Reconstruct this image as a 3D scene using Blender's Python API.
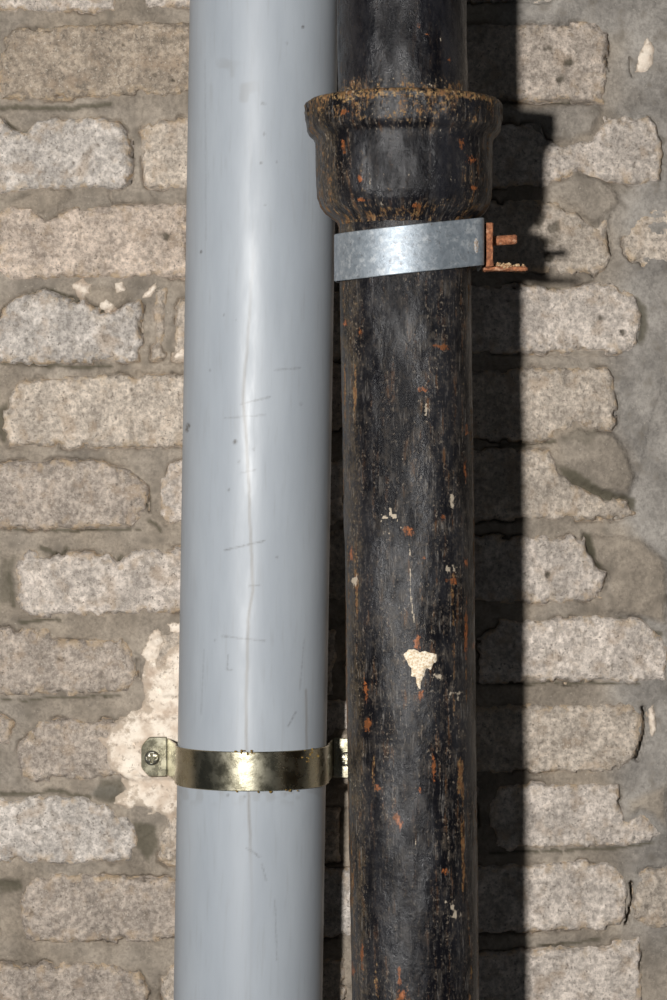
import bpy, bmesh, math
import numpy as np
from mathutils import Vector, Matrix

# ------------------------------------------------------------------ units
# Everything is measured in "wall units": 1 unit = 0.85 mm on the brick face.
S = 0.00085
CX0, CY0 = 333.5, 500.0
D = 2600.0                       # camera distance from the brick face, wall units

for o in list(bpy.data.objects):
    bpy.data.objects.remove(o)
scene = bpy.context.scene
COL = scene.collection

def P(x, y, z):                  # wall units (x right, y down, z out of the wall) -> metres
    return ((x - CX0) * S, -z * S, (CY0 - y) * S)

def at(px, py, z):               # place on the plane z in front of the wall
    k = (D - z) / D
    return (CX0 + (px - CX0) * k, CY0 + (py - CY0) * k)

# ------------------------------------------------------------------ camera, light, world, exposure
cam_d = bpy.data.cameras.new('camera')
cam_d.sensor_fit = 'VERTICAL'
cam_d.sensor_height = 24.0
cam_d.sensor_width = 16.0
cam_d.lens = 24.0 * D / 1000.0
cam_d.clip_start = 0.05
cam_d.dof.use_dof = True
cam_d.dof.focus_distance = (D - 200) * S
cam_d.dof.aperture_fstop = 11.0
cam = bpy.data.objects.new('camera', cam_d)
cam.location = (0, -D * S, 0)
cam.rotation_euler = (math.pi / 2, 0, 0)
COL.objects.link(cam)
scene.camera = cam

fl_d = bpy.data.lights.new('flash', 'AREA')          # hand-held flash left of the camera
fl_d.shape = 'DISK'
fl_d.size = 0.10
fl_d.energy = 58.0
fl_d.color = (1.0, 0.975, 0.94)
fl = bpy.data.objects.new('flash', fl_d)
fl.location = P(CX0 - 580, CY0 - 150, D)
fl.rotation_euler = (Vector(P(CX0, CY0 - 20, 60)) - Vector(fl.location)).to_track_quat('-Z', 'Y').to_euler()
COL.objects.link(fl)

world = bpy.data.worlds.new('World')
scene.world = world
world.use_nodes = True
bg = world.node_tree.nodes['Background']
bg.inputs['Color'].default_value = (0.82, 0.90, 1.0, 1)
bg.inputs['Strength'].default_value = 0.045

vs = scene.view_settings
vs.view_transform = 'Standard'
vs.look = 'None'
vs.gamma = 1.0
vs.use_curve_mapping = False
vs.exposure = 0.10

# ------------------------------------------------------------------ numpy noise
_T = np.random.RandomState(7).rand(256, 256).astype(np.float32)

def vn(x, y, seed=0):
    x = np.asarray(x, dtype=np.float32) + seed * 37.17
    y = np.asarray(y, dtype=np.float32) + seed * 91.73
    xi = np.floor(x).astype(np.int64); yi = np.floor(y).astype(np.int64)
    fx = x - xi; fy = y - yi
    fx = fx * fx * (3 - 2 * fx); fy = fy * fy * (3 - 2 * fy)
    a = _T[xi & 255, yi & 255]; b = _T[(xi + 1) & 255, yi & 255]
    c = _T[xi & 255, (yi + 1) & 255]; d = _T[(xi + 1) & 255, (yi + 1) & 255]
    return (a * (1 - fx) + b * fx) * (1 - fy) + (c * (1 - fx) + d * fx) * fy

def fbm(x, y, seed=0, octv=4, gain=0.5):          # roughly -1..1
    s = 0.0; a = 1.0; n = 0.0
    for i in range(octv):
        s = s + a * (vn(x, y, seed + i * 5) * 2 - 1)
        n += a; a *= gain; x = x * 2.03; y = y * 2.03
    return s / n

def sst(a, b, x):
    t = np.clip((x - a) / (b - a), 0, 1)
    return t * t * (3 - 2 * t)

def sdf(poly, X, Y):                              # signed distance, positive inside
    p = np.array(poly, dtype=np.float64)
    d2 = np.full(X.shape, 1e12); ins = np.zeros(X.shape, dtype=bool)
    n = len(p)
    for i in range(n):
        ax, ay = p[i]; bx, by = p[(i + 1) % n]
        ex, ey = bx - ax, by - ay
        L = ex * ex + ey * ey + 1e-9
        t = np.clip(((X - ax) * ex + (Y - ay) * ey) / L, 0, 1)
        dx = X - ax - t * ex; dy = Y - ay - t * ey
        d2 = np.minimum(d2, dx * dx + dy * dy)
        c = ((ay <= Y) & (by > Y)) | ((by <= Y) & (ay > Y))
        if abs(ey) > 1e-9:
            ins ^= c & (X < ax + (Y - ay) / ey * ex)
    d = np.sqrt(d2)
    return np.where(ins, d, -d)

def dline(pts, X, Y):                             # distance to a polyline
    d2 = np.full(X.shape, 1e12)
    for (ax, ay), (bx, by) in zip(pts[:-1], pts[1:]):
        ex, ey = bx - ax, by - ay
        L = ex * ex + ey * ey + 1e-9
        t = np.clip(((X - ax) * ex + (Y - ay) * ey) / L, 0, 1)
        d2 = np.minimum(d2, (X - ax - t * ex) ** 2 + (Y - ay - t * ey) ** 2)
    return np.sqrt(d2)

# ------------------------------------------------------------------ mesh helpers
def link(name, me, mat, parent=None, loc=None):
    o = bpy.data.objects.new(name, me)
    COL.objects.link(o)
    if mat: me.materials.append(mat)
    if loc is not None: o.location = loc
    if parent is not None: o.parent = parent
    return o

def np_mesh(name, V, F, attrs=None, uv=None, smooth=True):
    """V (n,3) metres, F (m,4) quads"""
    me = bpy.data.meshes.new(name)
    me.vertices.add(len(V)); me.vertices.foreach_set('co', np.asarray(V, np.float32).ravel())
    F = np.asarray(F, np.int32)
    me.loops.add(F.size); me.loops.foreach_set('vertex_index', F.ravel())
    me.polygons.add(len(F))
    me.polygons.foreach_set('loop_start', np.arange(0, F.size, 4, dtype=np.int32))
    me.polygons.foreach_set('loop_total', np.full(len(F), 4, np.int32))
    me.polygons.foreach_set('use_smooth', np.full(len(F), smooth, dtype=bool))
    if attrs:
        for k, a in attrs.items():
            at_ = me.attributes.new(k, 'FLOAT', 'POINT')
            at_.data.foreach_set('value', np.asarray(a, np.float32).ravel())
    if uv is not None:
        l = me.uv_layers.new(name='UVMap')
        l.data.foreach_set('uv', np.asarray(uv, np.float32)[F.ravel()].ravel())
    me.update(); me.validate()
    return me

def grid_faces(nr, nc):
    i = np.arange(nr - 1)[:, None] * nc + np.arange(nc - 1)[None, :]
    return np.stack([i, i + nc, i + nc + 1, i + 1], -1).reshape(-1, 4)

def to_world(X, Y, Z):
    return np.stack([(X - CX0) * S, -Z * S, (CY0 - Y) * S], -1).reshape(-1, 3)

def thing(name, label, cat, loc=(0, 0, 0), group=None):
    o = bpy.data.objects.new(name, None)
    COL.objects.link(o)
    o.empty_display_size = 0.05
    o.location = loc
    o['label'] = label; o['category'] = cat
    if group: o['group'] = group
    return o

def rel(o, parent):
    """parent o (built in world metres) under an Empty that sits somewhere else"""
    o.parent = parent
    o.location = Vector(o.location) - Vector(parent.location)
    return o

# ------------------------------------------------------------------ materials
class NT:
    def __init__(self, name):
        self.m = bpy.data.materials.new(name); self.m.use_nodes = True
        self.t = self.m.node_tree; self.b = self.t.nodes['Principled BSDF']
    def n(self, ty, **kw):
        nd = self.t.nodes.new(ty)
        for k, v in kw.items():
            if k in nd.inputs: self.put(nd.inputs[k], v)
            else: setattr(nd, k, v)
        return nd
    def put(self, sock, v):
        if isinstance(v, bpy.types.NodeSocket): self.t.links.new(v, sock)
        else: sock.default_value = v
    def noise(self, vec, scale, detail=4, rough=0.55, dist=0.0):
        nd = self.n('ShaderNodeTexNoise'); self.put(nd.inputs['Vector'], vec)
        nd.inputs['Scale'].default_value = scale; nd.inputs['Detail'].default_value = detail
        nd.inputs['Roughness'].default_value = rough; nd.inputs['Distortion'].default_value = dist
        return nd.outputs['Fac']
    def ramp(self, v, a, b, ca=0.0, cb=1.0):
        nd = self.n('ShaderNodeMapRange', interpolation_type='SMOOTHSTEP')
        self.put(nd.inputs[0], v)
        for i, q in enumerate((a, b, ca, cb)): self.put(nd.inputs[i + 1], q)
        return nd.outputs[0]
    def math(self, op, a, b=0.0, clamp=False):
        nd = self.n('ShaderNodeMath', operation=op, use_clamp=clamp)
        self.put(nd.inputs[0], a); self.put(nd.inputs[1], b)
        return nd.outputs[0]
    def mix(self, f, a, b, blend='MIX'):
        nd = self.n('ShaderNodeMix', data_type='RGBA', blend_type=blend)
        self.put(nd.inputs[0], f)
        for i, q in ((6, a), (7, b)):
            if isinstance(q, tuple) and len(q) == 3: q = q + (1,)
            self.put(nd.inputs[i], q)
        return nd.outputs[2]
    def mul(self, col, f):                       # colour times scalar
        nd = self.n('ShaderNodeVectorMath', operation='SCALE')
        self.put(nd.inputs[0], col); self.put(nd.inputs['Scale'], f)
        return nd.outputs[0]
    def attr(self, name, ty='GEOMETRY'):
        return self.n('ShaderNodeAttribute', attribute_name=name, attribute_type=ty)
    def pos(self):
        return self.n('ShaderNodeNewGeometry').outputs['Position']
    def uv(self, sx=1.0, sy=1.0):
        u = self.n('ShaderNodeUVMap', uv_map='UVMap')
        mp = self.n('ShaderNodeMapping'); self.t.links.new(u.outputs[0], mp.inputs[0])
        mp.inputs['Scale'].default_value = (sx, sy, 1)
        return mp.outputs[0]
    def bump(self, h, strength, dist):
        b = self.n('ShaderNodeBump'); b.inputs['Strength'].default_value = strength
        b.inputs['Distance'].default_value = dist; self.put(b.inputs['Height'], h)
        self.t.links.new(b.outputs[0], self.b.inputs['Normal'])
    def out(self, col=None, rough=None, metal=None, spec=None):
        for k, v in (('Base Color', col), ('Roughness', rough), ('Metallic', metal), ('Specular IOR Level', spec)):
            if v is None: continue
            if isinstance(v, tuple) and len(v) == 3: v = v + (1,)
            self.put(self.b.inputs[k], v)
        return self.m

def mat_brick():
    t = NT('brick'); p = t.pos()
    tint = t.n('ShaderNodeObjectInfo').outputs['Color']
    big = t.noise(p, 38, 5, 0.6)
    fine = t.noise(p, 210, 5, 0.75)
    grain = t.noise(p, 520, 4, 0.75)
    c = t.mul(tint, t.ramp(big, 0.34, 0.68, 0.74, 1.18))
    c = t.mul(c, t.ramp(fine, 0.34, 0.68, 0.62, 1.30))
    c = t.mix(t.ramp(t.noise(p, 55, 4), 0.50, 0.68, 0, 0.55), c, (0.40, 0.30, 0.215))       # buff stain
    c = t.mix(t.ramp(t.noise(p, 75, 6, .7), 0.55, 0.70, 0, 0.6), c, (0.23, 0.20, 0.165))     # grime
    e = t.attr('edge').outputs['Fac']
    c = t.mix(t.math('MULTIPLY', e, t.ramp(t.noise(p, 110, 3), 0.47, 0.62, 0, 0.8)), c, (0.66, 0.50, 0.33))
    c = t.mix(t.ramp(grain, 0.58, 0.68, 0, 0.75), c, (0.80, 0.73, 0.63))                    # pale grains
    c = t.mix(t.ramp(t.noise(p, 360, 4, .7), 0.42, 0.34, 0, 0.8), c, (0.17, 0.145, 0.12))   # dark specks
    c = t.mix(t.attr('pit').outputs['Fac'], c, (0.085, 0.075, 0.055))  # pit colour, also the painted shadow blob by the bolt
    t.bump(t.math('ADD', fine, t.math('MULTIPLY', grain, 0.7)), 0.9, 0.0030)
    return t.out(c, 0.92, 0, 0.2)

def mat_mortar():
    t = NT('mortar'); p = t.pos()
    z = t.attr('zone').outputs['Fac']
    c = t.mix(z, (0.285, 0.240, 0.190), (0.295, 0.272, 0.245))
    big = t.noise(p, 22, 6, 0.6); fine = t.noise(p, 300, 5, 0.7)
    c = t.mul(c, t.ramp(big, 0.3, 0.7, 0.68, 1.25))
    c = t.mul(c, t.ramp(fine, 0.3, 0.7, 0.78, 1.2))
    c = t.mix(t.ramp(t.noise(p, 75, 5, .65), 0.53, 0.68, 0, 0.65), c, (0.15, 0.13, 0.105))
    c = t.mix(t.ramp(t.noise(p, 520, 3), 0.66, 0.73, 0, 0.6), c, (0.5, 0.45, 0.38))
    c = t.mix(t.attr('crumb_and_shade').outputs['Fac'], c, (0.095, 0.085, 0.06))  # crumbly dirt, and the painted crevice darkness
    t.bump(t.math('ADD', fine, t.math('MULTIPLY', big, 1.5)), 0.7, 0.003)
    return t.out(c, 0.94, 0, 0.15)

def mat_plaster():
    t = NT('plaster'); p = t.pos()
    c = t.mix(t.ramp(t.noise(p, 60, 5), 0.35, 0.7), (0.86, 0.77, 0.66), (0.60, 0.49, 0.39))
    c = t.mix(t.ramp(t.noise(p, 200, 5, .7), 0.55, 0.68, 0, 0.8), c, (0.30, 0.24, 0.19))
    th = t.math('ADD', t.attr('thin').outputs['Fac'], t.math('MULTIPLY', t.math('SUBTRACT', t.noise(p, 150, 6, .75), 0.5), 3.0))
    c = t.mix(t.ramp(th, 0.45, 1.0, 0, 0.85), c, (0.42, 0.345, 0.27))
    c = t.mix(t.ramp(t.noise(p, 34, 6, .7), 0.50, 0.64, 0, 0.75), c, (0.46, 0.36, 0.28))
    t.bump(t.noise(p, 300, 5, .7), 0.6, 0.002)
    return t.out(c, 0.9, 0, 0.2)

def mat_plastic():
    t = NT('grey_plastic'); uv = t.uv()
    c = t.mix(t.ramp(t.noise(t.uv(0.02, 0.004), 1, 5), 0.35, 0.7), (0.298, 0.328, 0.364), (0.342, 0.374, 0.410))
    c = t.mix(t.ramp(t.noise(t.uv(0.25, 0.02), 1, 4), 0.52, 0.75, 0, 0.25), c, (0.24, 0.25, 0.255))
    c = t.mix(t.ramp(t.noise(t.uv(0.22, 0.22), 1, 2), 0.78, 0.82, 0, 0.6), c, (0.13, 0.13, 0.13))
    c = t.mix(t.attr('stain').outputs['Fac'], c, (0.19, 0.18, 0.165))
    c = t.mix(t.math('MULTIPLY', t.attr('mark').outputs['Fac'], t.ramp(t.noise(t.uv(0.3, 0.3), 1, 3), 0.35, 0.6, 0.35, 1.0)), c, (0.075, 0.068, 0.06))
    r = t.ramp(t.noise(t.uv(0.06, 0.012), 1, 5), 0.3, 0.7, 0.40, 0.52)
    t.bump(t.noise(t.uv(0.12, 0.03), 1, 3), 0.08, 0.001)
    return t.out(c, r, 0, 0.5)

def mat_iron():
    t = NT('tarred_iron')
    st = t.noise(t.uv(0.15, 0.016), 1, 8, 0.75)
    st2 = t.noise(t.uv(0.36, 0.024), 1, 6, 0.8)
    cl = t.noise(t.uv(0.022, 0.008), 1, 7, 0.65)
    bl = t.noise(t.uv(0.10, 0.06), 1, 8, 0.8)
    fn = t.noise(t.uv(0.36, 0.24), 1, 4, 0.8)
    fz = t.math('SUBTRACT', fn, 0.5)
    bz_ = t.math('SUBTRACT', bl, 0.5)
    def A(n, k, kb=0.0):
        v = t.math('ADD', t.attr(n).outputs['Fac'], t.math('MULTIPLY', fz, k))
        return t.math('ADD', v, t.math('MULTIPLY', bz_, kb)) if kb else v
    cln = t.math('SUBTRACT', 1.0, t.attr('clean').outputs['Fac'], True)
    c = t.mix(t.ramp(cl, 0.38, 0.62), (0.004, 0.004, 0.0055), (0.013, 0.013, 0.016))
    c = t.mix(t.math('MULTIPLY', cln, t.ramp(bl, 0.49, 0.60, 0, 0.8)), c, (0.055, 0.046, 0.038))
    c = t.mix(t.ramp(A('olive', 1.6, 2.0), 0.60, 1.25, 0, 0.8), c, (0.072, 0.052, 0.030))
    c = t.mix(t.math('MULTIPLY', t.math('MULTIPLY', t.ramp(st2, 0.54, 0.64, 0, 0.8), t.ramp(bl, 0.42, 0.56)), cln), c, (0.17, 0.16, 0.15))      # pale runs
    c = t.mix(t.math('MULTIPLY', t.math('MULTIPLY', t.ramp(fn, 0.54, 0.63), t.ramp(st, 0.47, 0.56, 0, 0.85)), cln), c, (0.24, 0.20, 0.155))     # speckle
    c = t.mix(t.math('MULTIPLY', t.math('MULTIPLY', t.ramp(st, 0.545, 0.635, 0, 0.9), t.ramp(bl, 0.44, 0.56)), cln), c, (0.105, 0.050, 0.022))    # rust runs
    rc = t.mix(t.ramp(bl, 0.42, 0.58), (0.045, 0.022, 0.012), (0.17, 0.082, 0.034))
    rc = t.mix(t.ramp(fn, 0.50, 0.62, 0, 0.7), rc, (0.27, 0.185, 0.085))
    ru = t.ramp(A('rust', 2.2, 2.4), 0.50, 0.95)
    c = t.mix(ru, c, rc)
    hc = t.mix(t.ramp(bl, 0.44, 0.56), (0.34, 0.11, 0.036), (0.15, 0.055, 0.020))
    c = t.mix(t.ramp(A('hot', 2.4, 2.0), 0.58, 0.86, 0, 0.95), c, hc)
    oc = t.ramp(A('ochre', 2.2, 2.2), 0.52, 0.85, 0, 0.95)
    c = t.mix(oc, c, t.mix(t.ramp(bl, 0.44, 0.57), (0.36, 0.235, 0.105), (0.17, 0.085, 0.036)))
    pa = t.ramp(A('pale', 2.0, 1.2), 0.45, 0.75, 0, 0.9)
    c = t.mix(pa, c, (0.46, 0.39, 0.30))
    dirty = t.math('MAXIMUM', t.math('MAXIMUM', ru, oc), pa)
    r = t.math('ADD', t.math('SUBTRACT', t.ramp(bl, 0.38, 0.62, 0.34, 0.52), t.math('MULTIPLY', t.attr('clean').outputs['Fac'], 0.13)), t.math('MULTIPLY', dirty, 0.35), True)
    t.bump(t.math('ADD', t.math('MULTIPLY', fn, 0.8), t.math('ADD', t.math('MULTIPLY', bl, 0.7), cl)), 0.40, 0.0020)
    return t.out(c, r, 0, t.ramp(cl, 0.40, 0.62, 0.10, 0.50))

def mat_caulk():
    t = NT('rust_caulk'); p = t.pos()
    f = t.noise(p, 420, 5, .7)
    c = t.mix(t.ramp(f, 0.35, 0.65), (0.07, 0.035, 0.016), (0.36, 0.21, 0.09))
    c = t.mix(t.ramp(t.noise(p, 200, 4), 0.55, 0.7), c, (0.04, 0.034, 0.03))
    t.bump(f, 0.8, 0.002)
    return t.out(c, 0.9, 0, 0.2)

def mat_rust():
    t = NT('rusted_steel'); p = t.pos()
    f = t.noise(p, 350, 5, .7)
    c = t.mix(t.ramp(f, 0.35, 0.65), (0.16, 0.06, 0.03), (0.42, 0.17, 0.08))
    c = t.mix(t.ramp(t.noise(p, 150, 4), 0.55, 0.72), c, (0.55, 0.34, 0.22))
    t.bump(f, 0.6, 0.0015)
    return t.out(c, 0.8, 0.1, 0.3)

def mat_galv():
    t = NT('galvanised_steel'); p = t.pos()
    v = t.n('ShaderNodeTexVoronoi'); t.put(v.inputs['Vector'], p); v.inputs['Scale'].default_value = 330
    nz = t.noise(p, 150, 6, .7)
    c = t.mix(t.ramp(v.outputs['Color'], 0.2, 0.8), (0.27, 0.31, 0.35), (0.33, 0.37, 0.41))
    c = t.mix(t.ramp(nz, 0.50, 0.66, 0, 0.75), c, (0.52, 0.55, 0.57))
    c = t.mix(t.ramp(t.noise(p, 90, 5, .7), 0.52, 0.68, 0, 0.6), c, (0.20, 0.22, 0.245))
    c = t.mix(t.ramp(t.noise(p, 360, 4, .7), 0.60, 0.70, 0, 0.7), c, (0.15, 0.14, 0.135))
    t.bump(nz, 0.3, 0.0015)
    return t.out(c, t.ramp(nz, 0.3, 0.7, 0.46, 0.62), 0.6, 0.4)

def mat_zinc():
    t = NT('yellow_zinc'); p = t.pos()
    nz = t.noise(p, 90, 5, .65)
    c = t.mix(t.ramp(nz, 0.35, 0.7), (0.37, 0.345, 0.25), (0.47, 0.445, 0.345))
    c = t.mix(t.ramp(t.noise(p, 260, 5, .75), 0.56, 0.70, 0, 0.6), c, (0.20, 0.17, 0.10))
    t.bump(t.noise(p, 140, 5, .7), 0.12, 0.0012)
    return t.out(c, t.ramp(nz, 0.3, 0.7, 0.22, 0.34), 1.0, 0.5)

def mat_screw():
    t = NT('screw_steel'); p = t.pos()
    c = t.mix(t.ramp(t.noise(p, 500, 3), 0.4, 0.65), (0.60, 0.58, 0.50), (0.26, 0.24, 0.19))
    return t.out(c, 0.34, 1.0, 0.5)

def mat_crust():
    t = NT('ochre_dirt'); p = t.pos()
    c = t.mix(t.ramp(t.noise(p, 500, 4), 0.4, 0.65), (0.24, 0.16, 0.045), (0.12, 0.07, 0.025))
    return t.out(c, 0.9, 0, 0.2)

M = dict(brick=mat_brick(), mortar=mat_mortar(), plaster=mat_plaster(), plastic=mat_plastic(), iron=mat_iron(),
         caulk=mat_caulk(), rust=mat_rust(), galv=mat_galv(), zinc=mat_zinc(), screw=mat_screw(), crust=mat_crust())

# ------------------------------------------------------------------ the wall: bricks
GREY = (0.66, 0.60, 0.545); BEIGE = (0.61, 0.525, 0.44); BROWN = (0.43, 0.355, 0.28)
PINK = (0.61, 0.505, 0.42); PALE = (0.68, 0.60, 0.53); DUSK = (0.51, 0.435, 0.37)
# (outline in wall units, tint, face height)
BR = [
 # top course
 ([(-60,-62),(112,-62),(116,-20),(114,9),(60,11),(36,10),(-60,12)], PALE, 0),
 ([(142,-60),(320,-60),(322,6),(190,6),(146,8),(138,-10)], PALE, 0),
 ([(430,-62),(600,-62),(602,-4),(540,0),(430,2)], GREY, -2),
 # course 1
 ([(-3,60),(3,36),(14,28),(30,26),(90,26),(120,24),(195,22),(197,94),(120,95),(90,98),(0,98)], BROWN, 0.5),
 ([(420,24),(520,24),(596,22),(606,30),(609,44),(607,75),(604,100),(530,99),(420,96)], DUSK, 1),
 # course 2
 ([(-60,120),(0,118),(8,128),(22,135),(32,127),(40,120),(62,118),(92,118),(121,122),(129,136),(131,166),(127,186),(100,188),(20,190),(-60,192)], GREY, 1.5),
 ([(142,132),(149,122),(165,117),(330,116),(330,186),(160,188),(146,186),(141,162)], BEIGE, 0.5),
 ([(475,120),(540,122),(545,141),(572,143),(593,136),(603,117),(650,116),(661,128),(665,182),(632,185),(600,179),(575,172),(548,184),(475,187)], PALE, 1),
 # course 3
 ([(-2,208),(30,208),(44,216),(62,212),(76,205),(188,204),(190,276),(90,278),(10,280),(-2,276)], PINK, 0.5),
 ([(425,200),(535,199),(558,202),(578,210),(588,224),(595,228),(607,214),(610,250),(605,270),(592,275),(540,271),(425,272)], BEIGE, 0),
 ([(619,246),(626,232),(640,216),(662,206),(800,202),(800,262),(645,264),(628,256)], BEIGE, -1),
 # course 4
 ([(-60,300),(-20,300),(0,318),(8,303),(24,295),(44,291),(60,297),(84,302),(99,312),(115,314),(129,305),(140,300),(141,338),(138,360),(90,362),(-60,362)], GREY, 2),
 ([(154,289),(165,287),(166,318),(163,338),(165,357),(152,360),(153,320)], BEIGE, 0),
 ([(175,330),(178,300),(350,290),(350,358),(172,360)], BEIGE, -1),
 ([(450,286),(526,284),(560,289),(610,283),(631,292),(639,310),(642,341),(630,352),(450,352)], PALE, 1),
 # course 5
 ([(17,381),(40,376),(195,375),(195,446),(60,447),(10,446),(5,430),(8,400)], BEIGE, 1),
 ([(430,370),(610,368),(614,390),(617,424),(611,431),(594,427),(574,426),(554,438),(530,441),(430,440)], BEIGE, 0.5),
 # course 6
 ([(-60,464),(60,461),(100,462),(128,472),(147,486),(148,508),(135,525),(60,529),(-60,530)], DUSK, 0.5),
 ([(160,480),(166,466),(182,462),(345,460),(345,524),(170,527),(160,515)], PALE, 0.5),
 ([(450,449),(550,450),(556,466),(572,484),(600,495),(625,503),(637,512),(612,520),(450,520)], BEIGE, 0),
 # course 7
 ([(15,600),(18,562),(25,551),(36,552),(50,559),(63,552),(110,554),(118,566),(130,550),(200,547),(203,612),(100,614),(26,617)], PALE, 2),
 ([(425,537),(582,536),(587,555),(597,568),(606,574),(602,601),(560,602),(425,604)], PALE, 0.5),
 # course 8
 ([(-60,628),(48,630),(58,642),(90,641),(122,640),(134,658),(138,680),(127,692),(60,695),(-60,697)], DUSK, 0),
 ([(152,640),(170,632),(335,630),(335,695),(160,698),(150,670)], BEIGE, -1),
 ([(478,640),(500,620),(545,621),(600,617),(643,620),(657,632),(668,648),(666,683),(600,682),(480,682)], PALE, 1),
 # course 9
 ([(-60,718),(0,716),(13,722),(10,746),(-60,748)], DUSK, -2),
 ([(18,752),(28,731),(40,721),(100,719),(200,713),(202,778),(120,779),(22,782)], DUSK, 0.5),
 ([(455,706),(634,705),(643,714),(640,745),(631,765),(611,772),(455,773)], BEIGE, 1),
 # course 10
 ([(-60,796),(10,800),(40,796),(84,800),(108,806),(134,826),(138,846),(130,862),(60,864),(-60,863)], GREY, 1),
 ([(157,838),(166,818),(182,812),(340,808),(340,862),(175,868),(158,862)], BEIGE, -1),
 ([(491,802),(500,788),(522,785),(618,783),(624,802),(628,820),(640,812),(650,817),(660,838),(640,845),(560,848),(500,851),(490,830)], PALE, 0.5),
 # course 11
 ([(20,912),(24,886),(32,876),(110,877),(205,881),(207,940),(100,943),(26,940)], DUSK, 1),
 ([(445,868),(560,865),(603,862),(619,869),(630,893),(626,918),(614,928),(560,932),(445,934)], PALE, 1),
 ([(634,896),(640,874),(667,863),(800,860),(800,926),(650,930),(636,918)], BEIGE, -1),
 # course 12
 ([(-60,966),(0,965),(90,963),(138,970),(149,988),(146,1034),(-60,1036)], DUSK, 0.5),
 ([(160,980),(172,964),(345,960),(345,1030),(162,1032)], BEIGE, 0),
 ([(455,956),(540,952),(598,946),(640,938),(642,1018),(455,1020)], PALE, 0.5),
]
def rect(x0, x1, y0, y1, k):
    r = np.random.RandomState(k); j = lambda: r.uniform(-2.5, 2.5)
    xm = (x0 + x1) / 2
    return [(x0 + j(), y0 + 6), (x0 + 6, y0 + j()), (xm, y0 + j()), (x1 - 6, y0 + j()), (x1 + j(), y0 + 7),
            (x1 + j(), y1 - 7), (x1 - 7, y1 + j()), (xm, y1 + j()), (x0 + 6, y1 + j()), (x0 + j(), y1 - 6)]
TINTS = [GREY, BEIGE, DUSK, PALE, PINK]
def course_y(k): return 25 + 84.7 * (k - 1)
kk = 0
FAR = []
for k, xa, xb in [(1,208,408),(2,342,464),(3,202,413),(4,362,438),(5,207,418),(6,357,438),(7,214,413),(8,347,466),
                  (9,214,443),(10,352,479),(11,218,433),(12,357,443)]:
    y = course_y(k) - 4
    BR.append((rect(xa, xb, y, y + 70, kk), TINTS[kk % 5], 0)); kk += 1
for k in range(-4, 18):
    y0 = course_y(k); inside = 0 <= k <= 12
    off = 0 if k % 2 else -62
    x = -620 + off
    while x < 1250:
        a, b = x, x + 188
        x += 200
        if inside and b > -66 and a < 655: 
            continue
        if inside and k in (3, 11) and a < 815 and b > 600: continue
        if k % 2 and inside and -80 < b < 10: pass
        if k == 9 and b > -66 and a < 20: continue
        FAR.append((rect(a, b, y0, y0 + 71, kk), TINTS[(kk * 7) % 5], 0)); kk += 1
# stubs at the left border of the odd courses
for k in (1, 3, 5, 7, 11):
    y0 = course_y(k)
    BR.append((rect(-78, -14 if k < 7 else -6, y0, y0 + 70, kk), DUSK, -1)); kk += 1

PITS_AND_SHADE = [(600,318,5),(623,333,3.5),(166,238,6),(548,575,3.5),(124,45,2.5),(124,56,2.5),(172,80,2.5),(540,222,8),(553,226,8),(546,240,9),(557,236,6),(548,258,6),(570,62,6),(548,45,7),(560,80,5),(112,852,2.5),(60,660,3)]  # pits; those right of the bolt also paint its shadow blob, mixed with dirt

def brick_d(poly, X, Y, seed):
    Xw = X + 2.6 * fbm(X / 7, Y / 7, seed + 1, 3) + 3.0 * fbm(X / 24, Y / 24, seed + 2, 2)
    Yw = Y + 2.6 * fbm(X / 7, Y / 7, seed + 3, 3) + 2.4 * fbm(X / 24, Y / 24, seed + 4, 2)
    d = sdf(poly, Xw, Yw)
    return d - 5.0 * sst(0.62, 0.85, vn(X / 9, Y / 9, seed + 11)) * np.exp(-np.maximum(d, 0) / 5.0)     # knocked-off bits

def brick_h(b, X, Y, seed):
    poly, tint, hb = b
    d = brick_d(poly, X, Y, seed)
    top = hb + 1.6 * fbm(X / 45, Y / 45, seed + 5, 3) + 1.3 * fbm(X / 10, Y / 10, seed + 6, 3) + 0.75 * fbm(X / 2.6, Y / 2.6, seed + 7, 2)
    n = vn(X / 5.5, Y / 5.5, seed + 8)
    pit = sst(0.80, 0.93, n) * sst(0.4, 0.6, vn(X / 30, Y / 30, seed + 9))
    big = np.zeros_like(X)
    for (px, py, r) in PITS_AND_SHADE:
        rr = np.hypot(X - px, Y - py) + r * 0.9 * fbm(X / (r * 0.9), Y / (r * 0.9), 3, 3)
        big = np.maximum(big, (0.9 if r < 7 else 0.75) * sst(r, r * 0.3, rr))
    top = top - 1.8 * pit - 3.5 * big
    e = 5.0 + 3.0 * vn(X / 20, Y / 20, seed + 10)
    t = np.clip(d / e, 0, 1)
    h = top - 3.6 * (1 - t) ** 2
    h = np.where(d < 0, top - 3.6 + d * 5.0, h)
    h = np.maximum(h, -16)
    edge = np.exp(-np.maximum(d, 0) / 5.0)
    return h, d, edge, np.clip(0.95 * big + 0.3 * pit, 0, 1)

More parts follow.
